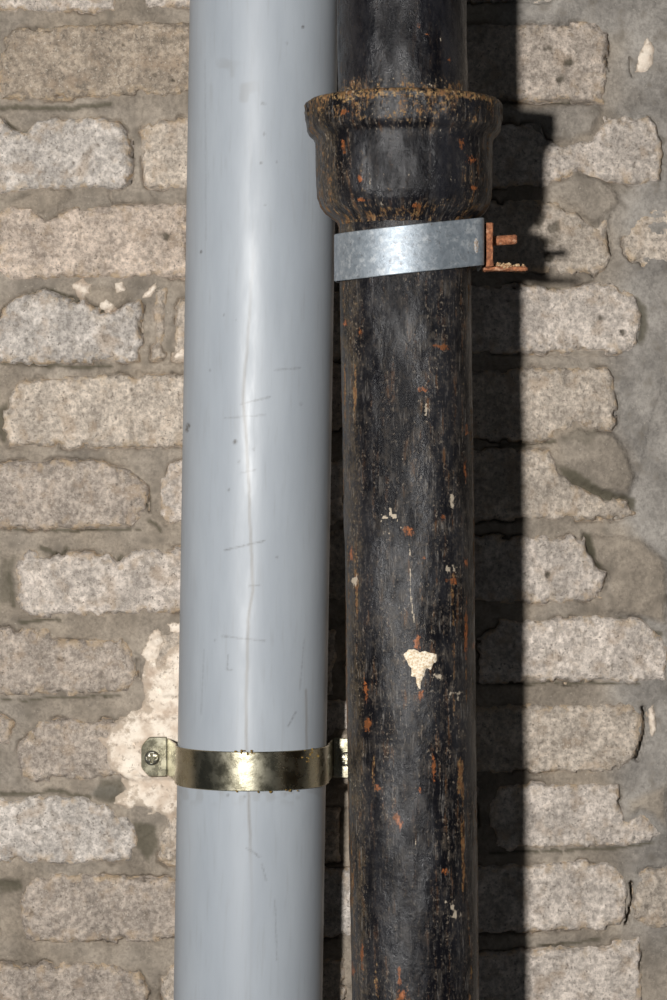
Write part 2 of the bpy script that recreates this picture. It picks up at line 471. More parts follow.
wall = None
def build_brick(i, b, step, parent):
    p = np.array(b[0]); x0, y0 = p.min(0) - 7; x1, y1 = p.max(0) + 7
    xs = np.arange(x0, x1 + step, step); ys = np.arange(y0, y1 + step, step)
    X, Y = np.meshgrid(xs, ys)
    h, d, edge, pit = brick_h(b, X, Y, i * 3)
    F = grid_faces(len(ys), len(xs))
    keep = (d.ravel()[F] > -2.6).any(1)
    F = F[keep]
    used = np.unique(F); mp = np.full(X.size, -1); mp[used] = np.arange(len(used))
    c = ((x0 + x1) / 2, (y0 + y1) / 2)
    V = to_world(X, Y, h)[used]
    org = np.array(P(c[0], c[1], 0))
    me = np_mesh('brick', V - org, mp[F], {'edge': edge.ravel()[used], 'pit': pit.ravel()[used]})
    o = link('brick', me, M['brick'], parent, org)
    rs = np.random.RandomState(i); f = rs.uniform(0.92, 1.06)
    o.color = (b[1][0] * f, b[1][1] * f, b[1][2] * f, 1)
    return o

# mortar bodies that swell out over the bricks: outline, height
BUMPS = [
 ([(22,196),(40,184),(60,180),(74,183),(73,196),(60,208),(44,216),(30,212),(0,206)], 5.0, 0),
 ([(546,184),(575,170),(600,177),(616,187),(622,203),(610,214),(598,226),(588,222),(578,208),(556,200)], 8.0, 0.3),
 ([(480,106),(545,104),(600,100),(602,116),(592,134),(570,142),(545,140)], 5.5, 0.6),
 ([(556,438),(576,426),(612,430),(628,450),(636,478),(630,496),(600,494),(572,482),(558,462)], 6.5, 0.2),
 ([(584,534),(640,536),(668,560),(668,625),(640,618),(606,612),(606,574),(597,566),(588,552)], 5.0, 0.1),
 ([(60,290),(100,284),(140,290),(128,302),(114,311),(100,309),(84,300)], 4.0, 0),
 ([(626,800),(668,780),(668,830),(652,815),(640,810),(628,818)], 4.5, 0.2),
 ([(328,740),(336,728),(366,728),(372,760),(366,786),(336,786),(328,772)], 20.5, 0),
 ([(95,785),(120,780),(124,795),(105,803),(88,796)], 3.5, 0.9),
]
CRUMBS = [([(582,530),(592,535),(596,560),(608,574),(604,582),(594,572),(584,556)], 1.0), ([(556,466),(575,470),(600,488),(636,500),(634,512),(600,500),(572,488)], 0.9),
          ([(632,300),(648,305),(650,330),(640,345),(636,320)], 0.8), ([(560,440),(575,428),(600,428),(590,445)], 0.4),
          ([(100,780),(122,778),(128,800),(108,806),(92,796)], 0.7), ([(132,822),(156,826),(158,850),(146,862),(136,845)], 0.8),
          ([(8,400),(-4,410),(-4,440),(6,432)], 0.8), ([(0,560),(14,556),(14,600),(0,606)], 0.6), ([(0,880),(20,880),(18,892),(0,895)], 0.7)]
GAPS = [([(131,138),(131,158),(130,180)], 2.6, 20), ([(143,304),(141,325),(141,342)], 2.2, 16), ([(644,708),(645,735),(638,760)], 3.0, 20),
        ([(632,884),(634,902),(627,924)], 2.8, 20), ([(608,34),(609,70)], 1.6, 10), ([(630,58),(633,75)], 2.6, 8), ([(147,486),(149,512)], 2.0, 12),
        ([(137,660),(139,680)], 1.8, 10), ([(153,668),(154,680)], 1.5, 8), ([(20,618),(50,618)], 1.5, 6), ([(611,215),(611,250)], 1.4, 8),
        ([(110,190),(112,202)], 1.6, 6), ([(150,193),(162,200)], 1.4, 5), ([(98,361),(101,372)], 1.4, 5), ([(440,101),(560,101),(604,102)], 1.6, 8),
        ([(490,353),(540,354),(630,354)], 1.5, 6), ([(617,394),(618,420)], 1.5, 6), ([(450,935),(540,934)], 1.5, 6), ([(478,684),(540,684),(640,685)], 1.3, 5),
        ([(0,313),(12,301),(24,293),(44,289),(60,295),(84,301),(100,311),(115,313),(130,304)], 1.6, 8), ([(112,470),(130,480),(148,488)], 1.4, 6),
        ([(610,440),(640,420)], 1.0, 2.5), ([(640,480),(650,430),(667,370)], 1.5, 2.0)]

DIRT_AND_SHADE = [([(-4,322),(6,306),(22,297),(44,289),(58,294),(78,301),(92,307),(106,314),(120,314)], 3.6), ([(0,362),(40,364),(80,368),(110,366)], 3.2), ([(0,106),(60,108),(110,103)], 4.0),  # dark lines along brick edges: crevice shade put into mortar colour, with some dirt
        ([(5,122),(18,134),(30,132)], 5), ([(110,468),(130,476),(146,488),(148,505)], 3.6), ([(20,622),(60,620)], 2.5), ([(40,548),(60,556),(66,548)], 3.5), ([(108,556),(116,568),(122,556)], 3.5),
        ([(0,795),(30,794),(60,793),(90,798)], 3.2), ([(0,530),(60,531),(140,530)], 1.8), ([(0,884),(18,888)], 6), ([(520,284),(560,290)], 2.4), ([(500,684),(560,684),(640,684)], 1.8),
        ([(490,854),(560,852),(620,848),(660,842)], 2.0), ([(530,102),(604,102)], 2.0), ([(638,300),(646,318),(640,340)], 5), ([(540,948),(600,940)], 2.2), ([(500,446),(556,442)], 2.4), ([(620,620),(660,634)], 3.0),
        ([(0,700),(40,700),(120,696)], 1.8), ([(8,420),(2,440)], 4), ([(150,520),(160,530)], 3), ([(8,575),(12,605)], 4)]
def mortar_h(X, Y, dmin):
    zone = sst(590, 650, X + 22 * fbm(X / 40, Y / 40, 50, 3)) * sst(1020, 820, Y + 30 * fbm(X / 50, Y / 50, 51, 2))
    top = sst(60, 10, Y) * sst(480, 540, X)
    zone = np.maximum(zone, top)
    h = -4.6 + 1.2 * fbm(X / 60, Y / 25, 52, 3) + 1.4 * fbm(X / 16, Y / 9, 53, 4) + 0.4 * fbm(X / 3, Y / 3, 54, 2)
    h = h + zone * (3.0 + 1.6 * fbm(X / 40, Y / 60, 55, 3))
    h = h - 10.0 * np.exp(-((dmin - 0.4) / 1.9) ** 2) * sst(0.50, 0.72, vn(X / 24, Y / 24, 56))   # shrinkage crack at the brick
    z = np.clip(0.15 + 0.3 * fbm(X / 50, Y / 50, 57, 3) + zone, 0, 1)
    cr = np.zeros_like(X)
    Xw = X + 2.5 * fbm(X / 12, Y / 12, 58, 3); Yw = Y + 2.5 * fbm(X / 12, Y / 12, 59, 3)
    for poly, hh, zz in BUMPS:
        m = sst(-2.0, 7.0, sdf(poly, Xw, Yw))
        h = h + hh * m; z = z * (1 - m) + zz * m
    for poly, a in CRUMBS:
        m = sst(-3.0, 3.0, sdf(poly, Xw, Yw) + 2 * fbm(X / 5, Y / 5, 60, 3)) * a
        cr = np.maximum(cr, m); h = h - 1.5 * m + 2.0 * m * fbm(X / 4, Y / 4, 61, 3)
    for pts, w in DIRT_AND_SHADE:
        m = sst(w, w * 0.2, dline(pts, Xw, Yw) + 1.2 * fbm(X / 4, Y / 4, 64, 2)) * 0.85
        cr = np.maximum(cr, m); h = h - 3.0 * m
    for pts, w, dp in GAPS:
        m = sst(w, w * 0.35, dline(pts, X + 1.0 * fbm(X / 6, Y / 6, 62, 2), Y + 1.0 * fbm(X / 6, Y / 6, 63, 2)))
        h = h - dp * m
    return h, z, cr

xs = np.concatenate([np.arange(-900, -40, 12.0), np.arange(-40, 182, 2.0), np.arange(182, 470, 6.0), np.arange(470, 710, 2.0), np.arange(710, 1571, 12.0)])
ys = np.concatenate([np.arange(-560, -30, 12.0), np.arange(-30, 1030, 2.0), np.arange(1030, 1561, 12.0)])
X, Y = np.meshgrid(xs, ys)
dmin = np.full(X.shape, 50.0)
for bi, b in enumerate(BR):
    p = np.array(b[0]); x0, y0 = p.min(0) - 12; x1, y1 = p.max(0) + 12
    ci = np.where((xs >= x0) & (xs <= x1))[0]; ri = np.where((ys >= y0) & (ys <= y1))[0]
    if len(ci) and len(ri):
        sl = np.ix_(ri, ci)
        dmin[sl] = np.minimum(dmin[sl], np.abs(brick_d(b[0], X[sl], Y[sl], bi * 3)))
h, zone, crumb_and_shade = mortar_h(X, Y, dmin)
nr, nc = X.shape
V = to_world(X, Y, h); F = grid_faces(nr, nc)
# thickness: rear face and four sides
ring = np.concatenate([np.arange(nc), np.arange(1, nr) * nc + nc - 1, (nr - 1) * nc + np.arange(nc - 2, -1, -1), np.arange(nr - 2, 0, -1) * nc])
back = V[ring].copy(); back[:, 1] = 0.22
nb = len(V); V = np.concatenate([V, back]); L = len(ring)
idx = np.arange(L); nx = (idx + 1) % L
F = np.concatenate([F, np.stack([ring[idx], ring[nx], nb + nx, nb + idx], -1)])
cn = [0, nc - 1, nc - 1 + nr - 1, 2 * (nc - 1) + nr - 1]
F = np.concatenate([F, np.array([[nb + cn[0], nb + cn[1], nb + cn[2], nb + cn[3]]])])
ext = np.zeros(L)
wall = link('wall_back', np_mesh('wall_back', V, F, {'zone': np.concatenate([zone.ravel(), ext]), 'crumb_and_shade': np.concatenate([crumb_and_shade.ravel(), ext])}), M['mortar'])
wall['kind'] = 'structure'
wall['label'] = 'weathered wall of pale sand-lime bricks in smeared grey mortar behind the two pipes'
for i, b in enumerate(BR): build_brick(i, b, 1.6, wall)
for i, b in enumerate(FAR): build_brick(i + 200, b, 6.0, wall)

# plaster splashes and chips lying on brick and mortar
def surface(X, Y):
    h, z, c = mortar_h(X, Y, np.full(X.shape, 50.0))
    for i, b in enumerate(BR):
        p = np.array(b[0])
        if p[:, 0].max() < X.min() or p[:, 0].min() > X.max() or p[:, 1].max() < Y.min() or p[:, 1].min() > Y.max(): continue
        h = np.maximum(h, brick_h(b, X, Y, i * 3)[0])
    return h
def splash(name, poly, thick, seed, soft=6.0):
    p = np.array(poly); x0, y0 = p.min(0) - 8; x1, y1 = p.max(0) + 8
    X, Y = np.meshgrid(np.arange(x0, x1, 1.5), np.arange(y0, y1, 1.5))
    big = np.ptp(p[:, 1]) > 60; w = 4.0 if big else 2.6; fs = 10 if big else 4.5
    d = sdf(poly, X + w * fbm(X / fs, Y / fs, seed, 3), Y + w * fbm(X / fs, Y / fs, seed + 1, 3))
    if big: d = d - 6 * sst(0.60, 0.8, vn(X / 11, Y / 11, seed + 2))
    h = surface(X, Y) + np.where(d > 0, thick * sst(0, soft, d) * (0.7 + 0.6 * vn(X / 6, Y / 6, seed + 3)) + 0.25, d * 2.0)
    F = grid_faces(*X.shape); F = F[(d.ravel()[F] > -2).any(1)]
    used = np.unique(F); mp = np.full(X.size, -1); mp[used] = np.arange(len(used))
    thin = 1 - sst(0, 16 if big else 3, d)
    o = link(name, np_mesh(name, to_world(X, Y, h)[used], mp[F], {'thin': thin.ravel()[used]}), M['plaster'], wall)
    return o
splash('plaster_splash', [(143,700),(142,672),(150,655),(160,660),(172,645),(190,640),(190,770),(186,806),(172,822),(158,812),(146,818),(136,812),(114,808),(113,797),(126,790),(112,768),(104,748),(96,738),(112,728),(128,716)], 2.4, 300)
splash('plaster_chip', [(140,655),(150,634),(158,628),(164,640),(158,658),(148,664)], 3.5, 310)
splash('plaster_chip', [(166,624),(180,622),(190,628),(188,634),(170,632)], 2.0, 312)
splash('plaster_chip', [(72,284),(80,279),(91,284),(90,294),(78,298)], 4.0, 314, 4)
splash('plaster_chip', [(114,283),(124,281),(126,290),(116,294)], 3.5, 316, 4)
splash('plaster_chip', [(99,303),(107,299),(114,306),(108,312),(101,310)], 3.0, 318, 4)
splash('plaster_chip', [(140,298),(146,290),(155,283),(156,288),(149,297)], 2.5, 320, 3)
splash('plaster_chip', [(172,354),(182,348),(190,352),(188,361),(174,361)], 2.5, 322, 4)
splash('plaster_chip', [(636,72),(640,50),(648,36),(655,46),(654,62),(644,74)], 2.0, 324, 5)
splash('plaster_chip', [(648,708),(654,704),(656,730),(651,740)], 3.0, 326, 3)

# ------------------------------------------------------------------ pipes
def revolve(name, prof, axis, mat, paint=None, disp=None, step=1.5, dense=True):
    """prof: list (y, r). axis(y) -> (x, z). Front half dense. paint(px, py, ang, y) -> attrs"""
    pr = np.array(prof, float)
    seg = np.hypot(np.diff(pr[:, 0]), np.diff(pr[:, 1])); s = np.concatenate([[0], np.cumsum(seg)])
    mids = []
    for a, b, ya, yb in zip(s[:-1], s[1:], pr[:-1, 0], pr[1:, 0]):
        ym = (ya + yb) / 2
        st = step if -25 < ym < 1025 else 12
        mids.append(np.linspace(a, b, max(2, int((b - a) / st) + 1))[:-1])
    t = np.concatenate(mids + [[s[-1]]])
    yy = np.interp(t, s, pr[:, 0]); rr = np.interp(t, s, pr[:, 1])
    R = rr.max(); da = step / R
    # angle 90deg faces the camera
    front = np.arange(math.radians(-12), math.radians(192), da)
    rear = np.linspace(math.radians(192), math.radians(348), 40)[:-1]
    an = np.concatenate([front, rear]); na = len(an)
    A, YY = np.meshgrid(an, yy); _, RR = np.meshgrid(an, rr)
    cx, cz = axis(YY)
    Rd = RR + (disp(A * R, YY) if disp else 0)
    X = cx + Rd * np.cos(A); Z = cz + Rd * np.sin(A)
    k = D / (D - Z); px = CX0 + (X - CX0) * k; py = CY0 + (YY - CY0) * k
    vis = np.sin(A) > -0.1
    attrs = paint(np.where(vis, px, -9999), py, A, YY) if paint else None
    nr = len(yy)
    i = np.arange(nr - 1)[:, None] * na; j = np.arange(na)[None, :]; j2 = (j + 1) % na
    F = np.stack([i + j, i + j2, i + na + j2, i + na + j], -1).reshape(-1, 4)
    uv = np.stack([A * R, YY], -1).reshape(-1, 2)
    return link(name, np_mesh(name, to_world(X, YY, Z), F, attrs, uv), mat)

# --- grey plastic pipe
RG = 72.2
def ax_grey(y):
    yi = CY0 + (y - CY0) * 1.0297
    return CX0 + (264.2 - 0.0162 * yi - CX0) / 1.0297, 75.0 + 0 * y
def paint_grey(px, py, A, y):
    st = np.zeros_like(px); mk = np.zeros_like(px)
    def line(pts, w, a, arr):
        np.maximum(arr, a * sst(w, w * 0.3, dline(pts, px, py)), out=arr)
    wob = 1.2 * fbm(px * 0, py / 18, 80, 3)
    seam = [(255,150),(253,260),(247,350),(243,390),(247,450),(251,540),(253,590),(248,620),(246,700),(247,760),(249,800),(252,900),(250,1010)]
    d = dline(seam, px + wob, py)
    fade = sst(200, 400, py) * (1 - 0.85 * sst(800, 900, py)) * 0.85
    st[:] = np.maximum(st, 0.7 * fade * sst(2.6, 0.4, d)); mk[:] = np.maximum(mk, 0.25 * fade * sst(1.6, 0.3, d) * sst(0.35, 0.6, vn(py / 20, py * 0, 83)))
    for pts, w, a in [([(225,550),(264,541)],1.5,.5), ([(241,404),(270,397)],1.5,.4), ([(225,418),(265,415)],1.4,.3), ([(275,370),(300,368)],1.4,.3),
                      ([(222,636),(265,641)],1.5,.35), ([(241,473),(255,470)],1.4,.35), ([(228,655),(227,670),(232,670)],1.4,.35),
                      ([(249,586),(260,585)],1.4,.4), ([(247,848),(260,857)],1.6,.45), ([(262,864),(266,880)],1.4,.3), ([(288,726),(296,712)],1.5,.4),
                      ([(201,715),(204,650)],1.2,.2), ([(300,690),(304,640)],1.2,.25), ([(275,900),(277,960)],1.2,.25), ([(205,60),(206,240)],1.2,.15)]:
        line(pts, w, a, mk)
    for x, yv, r, a in [(188,426,3.2,.9),(187,430,2.6,.9),(235,442,3.0,.8),(239,462,1.8,.6),(254,449,1.8,.5),(303,27,2.0,.9),(287,43,1.6,.6),(201,252,1.9,.8),
                        (262,103,2,.4),(265,104,1.6,.5),(264,134,1.8,.6),(261,163,1.8,.5),(277,162,1.5,.4),(229,490,1.8,.5),(301,404,2.2,.35),(210,370,1.8,.3),
                        (277,557,1.7,.4),(224,315,1.4,.4),(265,205,1.4,.35),(236,320,1.3,.3),(215,640,1.5,.4),(228,795,2.2,.5),(245,796,2.0,.5),(285,795,2,.4)]:
        np.maximum(mk, a * sst(r, r * 0.4, np.hypot(px - x, (py - yv) * 0.8)), out=mk)
    np.maximum(st, 0.55 * sst(1.9, 0.4, dline([(306,690),(307,748)], px + wob, py)), out=st)
    np.maximum(st, 0.22 * sst(14, 2, np.abs(py - 795)) * sst(.5, .7, vn(px / 7, py / 7, 85)), out=st)
    np.maximum(st, 0.30 * sst(0.55, 0.75, vn(px / 12, py / 12, 86)) * sst(30, 8, np.hypot(px - 234, (py - 86) * .6)), out=st)
    return {'stain': st, 'mark': mk}
grey = revolve('plastic_pipe', [(-470, RG - 3.2), (-470, RG), (1470, RG), (1470, RG - 3.2), (-470, RG - 3.2)], ax_grey, M['plastic'], paint_grey, None, 1.4)
grey['label'] = 'smooth light grey plastic drainpipe with fine scratches, left of the black pipe'
grey['category'] = 'pipe'

# --- black cast iron pipe
def zb(y): return 212.0 - 0.017 * y
def ax_iron(y):
    z = zb(y); k = D / (D - z)
    yi = CY0 + (y - CY0) * k
    return CX0 + (401.8 + 0.0135 * yi - CX0) / k, z
def yw(py): # image row -> wall units on the pipe axis
    return CY0 + (py - CY0) * (D - 205) / D
def rw(hw, py): return hw * (D - zb(yw(py))) / D
def disp_iron(u, y):
    return 0.7 * fbm(u / 40, y / 60, 90, 3) + 0.35 * fbm(u / 9, y / 16, 91, 3) + 0.2 * fbm(u / 3, y / 4, 92, 2)
HOT = [(398,819,4,10,-.25),(401,826,3,6,0),(434,771,2.5,12,0),(433,757,2,8,0),(445,873,3.2,5,0),(402,997,6,9,.2),(399,975,2.2,14,0),(440,347,8,3.5,.2),(424,390,8,3.5,.1),
       (417,640,4,12,0),(421,695,3.4,8,0),(345,324,4,6,0),(351,556,3,9,0),(443,517,3.5,5,0),(366,690,2.6,18,0),(368,725,4.5,9,0),(466,628,2.4,28,0),(466,563,3.5,5,0),
       (452,581,6,4,.2),(353,970,3,8,0),(362,955,2,14,0),(420,790,3,5,0),(378,788,4,4,0),(423,558,5,2,0),(474,645,2.5,7,0),(467,430,2.4,10,0),(465,470,2.4,14,0),(360,332,4,5,0),
       (408,530,5,6,0),(420,27,3,2.6,0),(435,20,3.4,2.6,.3),(427,35,3,2.2,0),(449,60,3,3.4,0),(416,205,7,4,.1),(361,200,9,2.5,0),(360,178,5,5,0),(470,160,8,5,.2),(461,142,4,8,0),
       (345,112,5,4,0),(343,145,3,10,0),(474,188,4,3,0)]
PALE_E = [(452,915,10,5,-.5),(445,903,4.5,4,0),(452,905,2.5,7,0),(354,580,4,7,0),(452,500,3.2,12,0),(426,415,2.6,14,0),(458,695,10,5,0),(440,676,9,4,0),(450,568,8,5,.4)]
CHIP = [(404,654),(409,650),(415,650),(420,652),(426,651),(432,653),(437,655),(437,661),(433,664),(430,669),(426,668),(424,676),(421,682),(421,690),(417,685),(416,679),(411,676),(411,668),(406,661)]
def ell(px, py, e, seed):
    x, y, a, b, r = e
    dx = px - x; dy = py - y
    q = np.hypot((dx * math.cos(r) + dy * math.sin(r)) / a, (-dx * math.sin(r) + dy * math.cos(r)) / b)
    return np.clip(1.15 - 0.75 * (q + 0.7 * fbm(px / 5, py / 7, seed, 3)), 0, 1)
def paint_iron(px, py, A, y):
    hot = np.zeros_like(px); pale = np.zeros_like(px)
    u = A * 60
    for i, e in enumerate(HOT):
        m = (np.abs(px - e[0]) < 30) & (np.abs(py - e[1]) < 50)
        if m.any(): hot[m] = np.maximum(hot[m], 0.95 * ell(px[m], py[m], e, 100 + i))
    for i, e in enumerate(PALE_E):
        m = (np.abs(px - e[0]) < 30) & (np.abs(py - e[1]) < 50)
        if m.any(): pale[m] = np.maximum(pale[m], 0.9 * ell(px[m], py[m], e, 150 + i) * sst(.2, .55, vn(px[m] / 3, py[m] / 4, 160 + i)))
    # scattered paint dots
    blob = sst(20, 6, np.hypot(px - 391, (py - 520)))
    pale = np.maximum(pale, blob * sst(0.66, 0.76, vn(px / 3.2, py / 3.2, 170)))
    for pts, w, a in [([(409,543),(410,575),(411,600),(415,622)],1.3,.8), ([(438,355),(437,400),(440,438)],1.2,.45), ([(418,700),(419,760),(418,840)],1.3,.4),
                      ([(416,840),(417,885)],2.0,.6), ([(402,450),(404,500)],1.8,.4), ([(400,740),(407,772)],1.3,.4), ([(425,500),(421,530)],1.2,.4), ([(392,590),(393,615)],1.2,.35),
                      ([(476,600),(477,1000)],1.2,.35), ([(463,700),(464,800)],1.3,.35), ([(427,880),(427,1000)],1.2,.25), ([(441,840),(440,1000)],1.2,.2), ([(410,140),(407,215)],1.4,.35), ([(428,150),(427,210)],1.2,.25)]:
        pale = np.maximum(pale, a * sst(w, w * .35, dline(pts, px + 1.2 * fbm(py / 14, py * 0, 180, 2), py)) * sst(.3, .5, vn(px / 4, py / 12, 181)))
    # rust: edges of the pipe, vertical streaks
    c = np.sin(A)
    rust = 0.75 * sst(0.50, 0.20, c) * sst(0.35, 0.65, vn(u / 7, y / 60, 182)) 
    rust = np.maximum(rust, sst(0.70, 0.85, vn(u / 9, y / 90, 183)) * sst(.4, .6, vn(u / 3, y / 12, 184)) * sst(0.99, 0.7, c))
    olive = sst(0.90, 0.55, c) * (np.cos(A) < 0) * 0.9 + 0.5 * sst(0.7, 0.3, c) * (np.cos(A) > 0)
    return dict(hot=hot, pale=pale, rust=np.clip(rust, 0, 1), olive=np.clip(olive, 0, 1), ochre=np.zeros_like(px),
                clean=0.6 * sst(.35, .65, vn(u / 30 + 0.3 * fbm(u / 12, y / 30, 210, 2), y / 110, 211)) * sst(0.55, 0.8, c))
def paint_socket(px, py, A, y):
    d = paint_iron(px, py, A, y)
    u = A * 90; c = np.sin(A)
    top = 0.68 * sst(104, 96, py - 7 * (1 - c) + 6 * fbm(u / 10, py / 9, 190, 3))
    d['ochre'] = np.maximum(top, 0.42 * sst(136, 104, py) * sst(.35, .75, vn(u / 9, y / 9, 189)))
    side = sst(0.80, 0.45, c)
    d['clean'] = 0.15 + 0.75 * sst(0.70, 0.88, c + 0.15 * fbm(u / 8, y / 25, 212, 2)) * sst(128, 138, py) * sst(204, 194, py)
    d['ochre'] = np.maximum(d['ochre'], 0.50 * side * sst(.5, .75, vn(u / 5, y / 22, 188)))
    rim = 0.55 * sst(134, 112, py + 9 * fbm(u / 14, py / 9, 190, 3)) * sst(.3, .6, vn(u / 12, y / 12, 187))
    run = 0.62 * sst(0.52, 0.75, vn(u / 8, y / 60, 191))
    foot = 0.7 * sst(192, 210, py + 6 * fbm(u / 8, py / 6, 193, 2))
    d['rust'] = np.clip(np.maximum.reduce([d['rust'], rim, run * (0.45 + 0.55 * side), foot * sst(.3, .6, vn(u / 6, y / 6, 186))]), 0, 1)
    d['ochre'] = np.maximum(d['ochre'], 0.6 * foot * sst(.55, .75, vn(u / 4, y / 12, 185)))
    d['pale'] = np.maximum(d['pale'], 0.42 * sst(0.70, 0.9, vn(u / 2.2, y / 20, 195)) * sst(.4, .7, vn(u / 20, y / 20, 196)))
    return d
def paint_upper(px, py, A, y):
    d = paint_iron(px, py, A, y)
    u = A * 60
    d['clean'] = 0.9 * sst(88, 70, py + 8 * fbm(u / 9, y / 9, 213, 2)) + 0 * u
    d['olive'] = d['olive'] * 0.4; d['rust'] = d['rust'] * 0.4
    dirt = sst(68, 92, py + 10 * fbm(u / 9, y / 9, 197, 3))
    d['rust'] = np.maximum(d['rust'], dirt * 0.55); d['ochre'] = np.maximum(d['ochre'], 0.7 * dirt * sst(.35, .7, vn(u / 4, y / 4, 198)))
    d['pale'] = np.maximum(d['pale'], 0.5 * sst(50, 88, py) * sst(.68, .85, vn(u / 2.6, y / 2.6, 199)))
    d['pale'] = np.maximum(d['pale'], 0.45 * (np.cos(A) > .1) * sst(0.70, 0.86, vn(u / 2.4, y / 14, 200)) * sst(.4, .6, vn(u / 14, y / 16, 201)))
    return d

y_rim = yw(104)
iron = thing('cast_iron_pipe', 'rusty black tarred cast-iron drainpipe with a flared socket near the top', 'pipe', P(*(ax_iron(1470)[0], 1470, ax_iron(1470)[1])))
y0 = yw(214)
low = revolve('lower_barrel', [(y0 - 6, 56), (y0 - 6, rw(66, 250)), (yw(300), rw(65.6, 300)), (yw(700), rw(64.4, 700)), (yw(1000), rw(63.6, 1000)), (1470, rw(63.4, 1100)), (1470, 52), (y0 - 6, 52)],
              ax_iron, M['iron'], paint_iron, disp_iron, 1.4)
rel(low, iron)
sock = [(y_rim + 6, 64), (y_rim + 1, 74), (y_rim - 1.0, 84), (y_rim - 0.8, rw(94, 99)), (y_rim + 0.6, rw(97, 101)), (y_rim + 3, rw(98, 101)), (yw(120), rw(97.8, 112)), (yw(132), rw(96.6, 128)), (yw(136), rw(94.4, 133)),
        (yw(139.5), rw(90.2, 139)), (yw(143), rw(88.8, 142)), (yw(150), rw(88.4, 150)), (yw(180), rw(88.0, 180)), (yw(199), rw(87.0, 197)), (yw(208), rw(84, 207)), (yw(214), rw(79.5, 213)), (yw(219), rw(73, 218)), (yw(223), rw(68, 225)), (yw(227), rw(66.2, 227)), (yw(232), rw(62, 232))]
def disp_sock(u, y):
    lip = sst(yw(128), yw(118), y)
    return disp_iron(u, y) * 1.4 + lip * (1.2 * fbm(u / 7, y / 9, 95, 3) + 0.8 * fbm(u / 2.6, y / 3, 96, 2))
so = revolve('socket', sock, ax_iron, M['iron'], paint_socket, disp_sock, 1.4)
rel(so, iron)
up = revolve('upper_barrel', [(y_rim + 22, rw(64.5, 90) - 8), (y_rim + 22, rw(64.8, 90)), (yw(40), rw(64.6, 40)), (-470, rw(64.5, 0)), (-470, 52), (y_rim + 22, 52)], ax_iron, M['iron'], paint_upper, disp_iron, 1.4)
rel(up, iron)
def disp_caulk(u, y): return 2.0 * fbm(u / 6, y / 5, 97, 3)
ca = revolve('joint_caulk', [(y_rim + 5, rw(92, 99)), (y_rim - 1.2, rw(91, 99)), (y_rim - 2.0, rw(84, 99)), (y_rim - 2, rw(72, 99)), (y_rim - 4, rw(66.5, 99)), (y_rim - 4, rw(60, 99))], ax_iron, M['caulk'], None, disp_caulk, 1.4)
rel(ca, iron)

# cream paint chip: a thin crust on the barrel
def barrel_patch(name, poly, thick, mat, seed, parent):
    p = np.array(poly, float); x0, y0_ = p.min(0) - 5; x1, y1 = p.max(0) + 5
    PX, PY = np.meshgrid(np.arange(x0, x1, 0.8), np.arange(y0_, y1, 0.8))
    d = sdf(poly, PX + 1.6 * fbm(PX / 4, PY / 4, seed, 3), PY + 1.6 * fbm(PX / 4, PY / 4, seed + 1, 3))
    zz = zb(yw(PY)); Yw = CY0 + (PY - CY0) * (D - zz - 60) / D
    cx, cz = ax_iron(Yw)
    R0 = np.interp(Yw, [yw(300), yw(700), yw(1000)], [rw(65.6, 300), rw(64.4, 700), rw(63.6, 1000)])
    Xw = CX0 + (PX - CX0) * (D - zz - 58) / D
    a = np.arccos(np.clip((Xw - cx) / R0, -1, 1))
    r = R0 + disp_iron(a * rw(66, 250), Yw) + np.where(d > 0, thick * sst(0, 2.5, d) * (0.6 + 0.8 * vn(PX / 2.5, PY / 2.5, seed + 2)) + 0.2, d * 0.8)
    F = grid_faces(*PX.shape)[:, ::-1]; F = F[(d.ravel()[F] > -1.2).any(1)]
    used = np.unique(F); mp = np.full(PX.size, -1); mp[used] = np.arange(len(used))
    o = link(name, np_mesh(name, to_world(cx + r * np.cos(a), Yw, cz + r * np.sin(a))[used], mp[F]), mat)
    return rel(o, parent)
def mat_chip():
    t = NT('cream_paint'); p = t.pos()
    c = t.mix(t.ramp(t.noise(p, 600, 4, .7), 0.40, 0.62), (0.85, 0.76, 0.62), (0.55, 0.42, 0.27))
    t.bump(t.noise(p, 700, 4), 0.5, 0.001)
    return t.out(c, 0.85, 0, 0.2)
cp = barrel_patch('paint_chip', CHIP, 1.0, mat_chip(), 400, iron)
cp['label'] = 'cream paint chip stuck on the black barrel'

# ------------------------------------------------------------------ bent sheet helper
def sheet(name, pts, half, yc, thick, mat, closed_ends=True):
    """pts (x,z) polyline; half(i)->half width; yc(x,z)->centre y; solid strip of given thickness"""
    pts = np.array(pts, float); n = len(pts)
    t = np.gradient(pts, axis=0); t /= np.linalg.norm(t, axis=1)[:, None] + 1e-9
    nrm = np.stack([-t[:, 1], t[:, 0]], -1)
    V = []; F = []
    b = thick * 0.35
    for i in range(n):
        x, z = pts[i]; h = half(i); y = yc(x, z)
        ring = [(-h + b, 0), (h - b, 0), (h, b), (h, thick - b), (h - b, thick), (-h + b, thick), (-h, thick - b), (-h, b)]
        for (dy, o) in ring:
            V.append(P(x + nrm[i, 0] * o, y + dy, z + nrm[i, 1] * o))
    for i in range(n - 1):
        for j in range(8):
            a = i * 8 + j; c = i * 8 + (j + 1) % 8
            F.append((a, c, c + 8, a + 8))
    F.append(tuple(range(8))); F.append(tuple((n - 1) * 8 + j for j in reversed(range(8))))
    me = bpy.data.meshes.new(name); me.from_pydata(V, [], F)
    bm = bmesh.new(); bm.from_mesh(me); bmesh.ops.recalc_face_normals(bm, faces=bm.faces[:]); bm.to_mesh(me); bm.free()
    me.polygons.foreach_set('use_smooth', [True] * len(me.polygons))
    try: me.set_sharp_from_angle(angle=math.radians(35))
    except Exception: pass
    return link(name, me, mat)

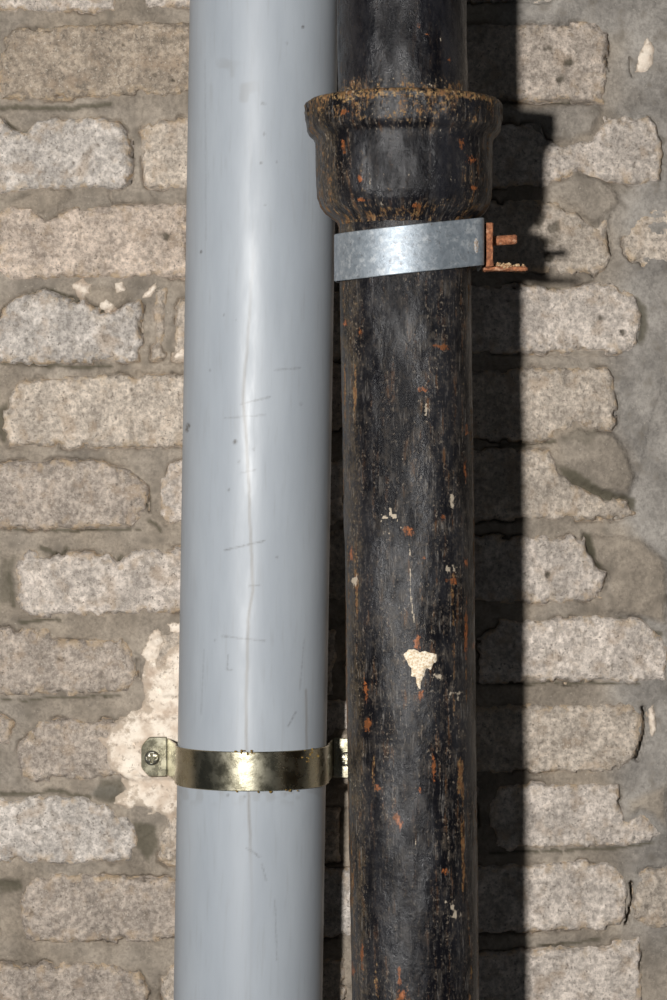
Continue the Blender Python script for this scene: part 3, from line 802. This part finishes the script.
def resample(pts, st):
    pts = np.array(pts, float); s = np.concatenate([[0], np.cumsum(np.hypot(*np.diff(pts, axis=0).T))])
    t = np.linspace(0, s[-1], max(2, int(s[-1] / st) + 1))
    return np.stack([np.interp(t, s, pts[:, 0]), np.interp(t, s, pts[:, 1])], -1)

# ------------------------------------------------------------------ clamp on the grey pipe
cy = 756.0
gx, gz = ax_grey(cy)
TZ = 5.0                                             # tab sits on the brick face
clamp = thing('pipe_clamp', 'brassy zinc-plated saddle clamp screwed over the grey plastic pipe', 'clamp', P(gx, cy + 20, TZ))
RC = RG + 0.9
def arc(cx, cz, r, a0, a1, n):
    a = np.radians(np.linspace(a0, a1, n)); return np.stack([cx + r * np.cos(a), cz + r * np.sin(a)], -1)
TR = 19.0                                            # the right tab sits on a lump of mortar
mid = arc(gx, gz, RC, 184, -4, 90)
left_in, right_in = 165.5, 335.0
lead_l = resample([(left_in, TZ), (left_in + 2.5, TZ + 0.8), (left_in + 4.5, TZ + 4), (left_in + 5.5, TZ + 9), tuple(mid[0])], 2.5)[:-1]
lead_r = resample([tuple(mid[-1]), (right_in - 4.5, TR + 9), (right_in - 4, TR + 4), (right_in - 2.5, TR + .8), (right_in, TR)], 2.5)[1:]
band = sheet('band', np.concatenate([lead_l, mid, lead_r]), lambda i: 18.6, lambda x, z: cy, 1.9, M['zinc'])
rel(band, clamp)
def tab(xa, za, xb, zb_):
    pts = np.stack([np.linspace(xa, xb, 20), np.linspace(za, zb_, 20)], -1)
    end = xa if abs(xa - gx) > abs(xb - gx) else xb
    def half(i):
        q = abs(pts[i, 0] - end)
        return 19.8 * (0.50 + 0.50 * min(1, (q / 8.0)) ** 0.75)
    return rel(sheet('mounting_tab', pts, half, lambda x, z: cy, 2.2, M['zinc']), clamp)
tab(141.8, TZ + 3.2, left_in + 0.8, TZ); tab(right_in - 0.8, TR, right_in + 24, TR + 2)

def screw(px, py, z, r):
    """pan head with a cross recess, built as a fine polar dome"""
    na, nr_ = 96, 30
    V = []; F = []
    rad = np.concatenate([[0.0001], np.linspace(0.06, 1, nr_)])
    for q in rad:
        for j in range(na):
            a = 2 * math.pi * j / na + 0.3
            x, y = q * r * math.cos(a), q * r * math.sin(a)
            h = 3.6 * math.sqrt(max(0, 1 - 0.92 * q * q)) 
            ca, sa = math.cos(.3), math.sin(.3)
            u, v = x, y
            w = r * 0.17; L_ = r * 0.66
            inx = max(0, min(1, (w - abs(u)) / (0.1 * r) + .5)) * max(0, min(1, (L_ - abs(v)) / (0.12 * r) + .5))
            iny = max(0, min(1, (w - abs(v)) / (0.1 * r) + .5)) * max(0, min(1, (L_ - abs(u)) / (0.12 * r) + .5))
            h -= 3.4 * max(inx, iny)
            V.append(P(px + x, py + y, z + h))
    base = len(V)
    for j in range(na):
        a = 2 * math.pi * j / na + 0.3
        V.append(P(px + r * math.cos(a), py + r * math.sin(a), z - 1.0))
    for i in range(len(rad)):
        for j in range(na):
            a = i * na + j; b = i * na + (j + 1) % na
            F.append((a, b, b + na, a + na))
    me = bpy.data.meshes.new('screw'); me.from_pydata(V, [], F)
    bm = bmesh.new(); bm.from_mesh(me); bmesh.ops.remove_doubles(bm, verts=bm.verts[:], dist=1e-6)
    bmesh.ops.recalc_face_normals(bm, faces=bm.faces[:]); bm.to_mesh(me); bm.free()
    me.polygons.foreach_set('use_smooth', [True] * len(me.polygons))
    return link('screw', me, M['screw'])
for sx, sz in ((152.5, TZ + 3.6), (346.0, TR + 2.8)):
    s_ = rel(screw(sx, cy + 1, sz, 7.4), clamp)
# ochre dirt crumbs on the band
def crumbs(name, spots, mat, seed):
    bm = bmesh.new(); rs = np.random.RandomState(seed)
    for (x, y, z, r) in spots:
        m = Matrix.Translation(P(x, y, z)) @ Matrix.Diagonal((r * S * rs.uniform(.7, 1.3), r * S * .8, r * S * rs.uniform(.6, 1.1), 1))
        g = bmesh.ops.create_icosphere(bm, subdivisions=1, radius=1, matrix=m)
        for v in g['verts']: v.co += Vector(rs.uniform(-.25, .25, 3) * r * S)
    me = bpy.data.meshes.new(name); bm.to_mesh(me); bm.free()
    return link(name, me, mat)
rs = np.random.RandomState(5)
sp = []
for k in range(30):
    px, py = (rs.normal(308, 4), rs.normal(755, 4)) if k < 12 else (rs.uniform(236, 258), 751 + rs.uniform(-.5, 3.5)) if k < 22 else (rs.uniform(232, 300), 791 + rs.uniform(-1, 1))
    a = math.acos(max(-1, min(1, (px - 251.5) / 76.5)))
    x = gx + (RC + 2) * math.cos(a); z = gz + (RC + 2.0) * math.sin(a)
    y = CY0 + (py - CY0) * (D - z) / D
    sp.append((x, y, z, rs.uniform(.8, 1.5)))
cr = rel(crumbs('dirt_crumbs', sp, M['crust'], 6), clamp); cr['kind'] = 'stuff'

# ------------------------------------------------------------------ galvanised strap and rusty wall bracket on the black pipe
sy = 269.0
bx, bz = ax_iron(sy)
RB = rw(66, 250) + 2.8
strap = thing('strap_clamp', 'galvanised steel strap bolted round the black pipe just below its socket', 'clamp', P(bx, sy + 22, bz))
xe, _ = at(482.2, 245, 230)
ar = arc(bx, bz, RB, 300, 58, 110)
pts = np.concatenate([ar, resample([tuple(ar[-1]), (xe - 3, bz + 33), (xe - 1, bz + 30.5), (xe, bz + 26), (xe, bz - 62)], 3)[1:]])
def strap_y(x, z): return 270.2 - 7.5 * (x - bx) / 68.0 + 5.0 * max(0, (z - bz)) / 62.0
sb = sheet('band', pts, lambda i: 21.6, strap_y, 1.8, M['galv']); rel(sb, strap)
# rust blister on the strap's flat end
def box(bm, x0, x1, y0, y1, z0, z1):
    g = bmesh.ops.create_cube(bm, size=1)
    a = Vector(P(x0, y0, z0)); b = Vector(P(x1, y1, z1))
    for v in g['verts']:
        v.co = Vector((a[i] + (b[i] - a[i]) * (v.co[i] + .5) for i in range(3)))
    return g['verts']
def rusty(name, boxes, seed, amp=0.5, cut=5):
    bm = bmesh.new()
    for b in boxes: box(bm, *b)
    bmesh.ops.recalc_face_normals(bm, faces=bm.faces[:])
    bmesh.ops.bevel(bm, geom=bm.edges[:], offset=0.8 * S, segments=1, affect='EDGES')
    bmesh.ops.subdivide_edges(bm, edges=[e for e in bm.edges if e.calc_length() > 8 * S], cuts=cut, use_grid_fill=True)
    bm.verts.ensure_lookup_table()
    rs = np.random.RandomState(seed)
    for v in bm.verts: v.co += Vector(rs.uniform(-amp, amp, 3) * S)
    me = bpy.data.meshes.new(name); bm.to_mesh(me); bm.free()
    return link(name, me, M['rust'])
bracket = thing('wall_bracket', 'rusted iron wall bracket bolted to the right end of the galvanised strap', 'bracket', P(xe + 6, 286, 0))
xb0 = xe + 1.8
pl = rusty('clamp_plate', [(xb0 + 1.4, xb0 + 8.4, 246.6, 287.0, bz - 40, bz + 20)], 11); rel(pl, bracket)
stem = rusty('stem', [(xb0 + 0.2, xb0 + 6.0, 252, 266, -14, bz - 39)], 13); rel(stem, bracket)
x2, _ = at(527, 268, 212)
arm = rusty('flange', [(xb0 + 0.6, x2, 286.2, 289.4, bz - 4, bz + 10)], 12, 0.7, 8); rel(arm, bracket)
rs = np.random.RandomState(9)
spots = [(rs.uniform(xb0 + 8, x2 - 1), 285.4 + rs.uniform(-1.5, 1.0) - (1.5 if k < 24 else 0) * (k % 2), bz + 9 - rs.uniform(-1, 11), rs.uniform(.9, 2.3)) for k in range(150)]
spots = [s for s in spots if s[0] < xb0 + 8 + 30 * rs.rand() + 4]
def mat_sand():
    t = NT('sandy_grit'); p = t.pos()
    return t.out(t.mix(t.ramp(t.noise(p, 500, 4), 0.4, 0.62), (0.50, 0.38, 0.23), (0.30, 0.15, 0.07)), 0.9, 0, 0.2)
rc_ = rel(crumbs('sand_grit', spots, mat_sand(), 10), bracket); rc_['kind'] = 'stuff'
# bolt: threaded stub pointing right, with its head showing through the strap
def bolt_part(name, x0, x1, yc, zc, r, seg, mat, slope=0.0, thread=False):
    n = 26 if thread else 2
    V = []; F = []
    for i in range(n):
        x = x0 + (x1 - x0) * i / (n - 1)
        rr = r * (1 + (0.025 if thread and i % 2 else 0)) * (0.8 if thread and i == n - 1 else 1)
        for j in range(seg):
            a = 2 * math.pi * (j + .5) / seg
            V.append(P(x, yc + slope * (x - x0) + rr * math.sin(a), zc + rr * math.cos(a)))
    for i in range(n - 1):
        for j in range(seg):
            a = i * seg + j; b = i * seg + (j + 1) % seg
            F.append((a, b, b + seg, a + seg))
    F.append(tuple(range(seg))); F.append(tuple((n - 1) * seg + j for j in reversed(range(seg))))
    me = bpy.data.meshes.new(name); me.from_pydata(V, [], F)
    bm = bmesh.new(); bm.from_mesh(me); bmesh.ops.recalc_face_normals(bm, faces=bm.faces[:]); bm.to_mesh(me); bm.free()
    return link(name, me, mat)
yb = CY0 + (241.5 - CY0) * (D - 213) / D
xbolt, _ = at(517, 240, 213)
zbolt = bz + 2
bo = bolt_part('bolt', xe - 1, xbolt, yb, zbolt, 4.4, 18, M['rust'], -0.07, True)
bo['label'] = 'rusted threaded bolt end'
rel(bo, bracket)
# rust blister on the flat end of the strap
def blister(name, px, py, rx, ry, mat, parent):
    bm = bmesh.new()
    x, y = at(px, py, bz + 24)
    zc = np.interp(x, [ar[-1][0], xe - 3], [ar[-1][1], bz + 33]) + 2.0
    bmesh.ops.create_icosphere(bm, subdivisions=3, radius=1, matrix=Matrix.Translation(P(x, y, zc)) @ Matrix.Rotation(0.56, 4, 'Z') @ Matrix.Diagonal((rx * S, 0.9 * S, ry * S, 1)))
    rs = np.random.RandomState(3)
    for v in bm.verts: v.co += Vector(rs.uniform(-.3, .3, 3) * S)
    me = bpy.data.meshes.new(name); bm.to_mesh(me); bm.free()
    return rel(link(name, me, mat), parent)
def mat_blister():
    t = NT('strap_rust'); p = t.pos()
    c = t.mix(t.ramp(t.noise(p, 500, 4), 0.4, 0.62), (0.30, 0.24, 0.19), (0.36, 0.37, 0.38))
    return t.out(c, 0.8, 0, 0.2)
blister('rust_blister', 475.5, 247, 2.6, 7.0, mat_blister(), strap)
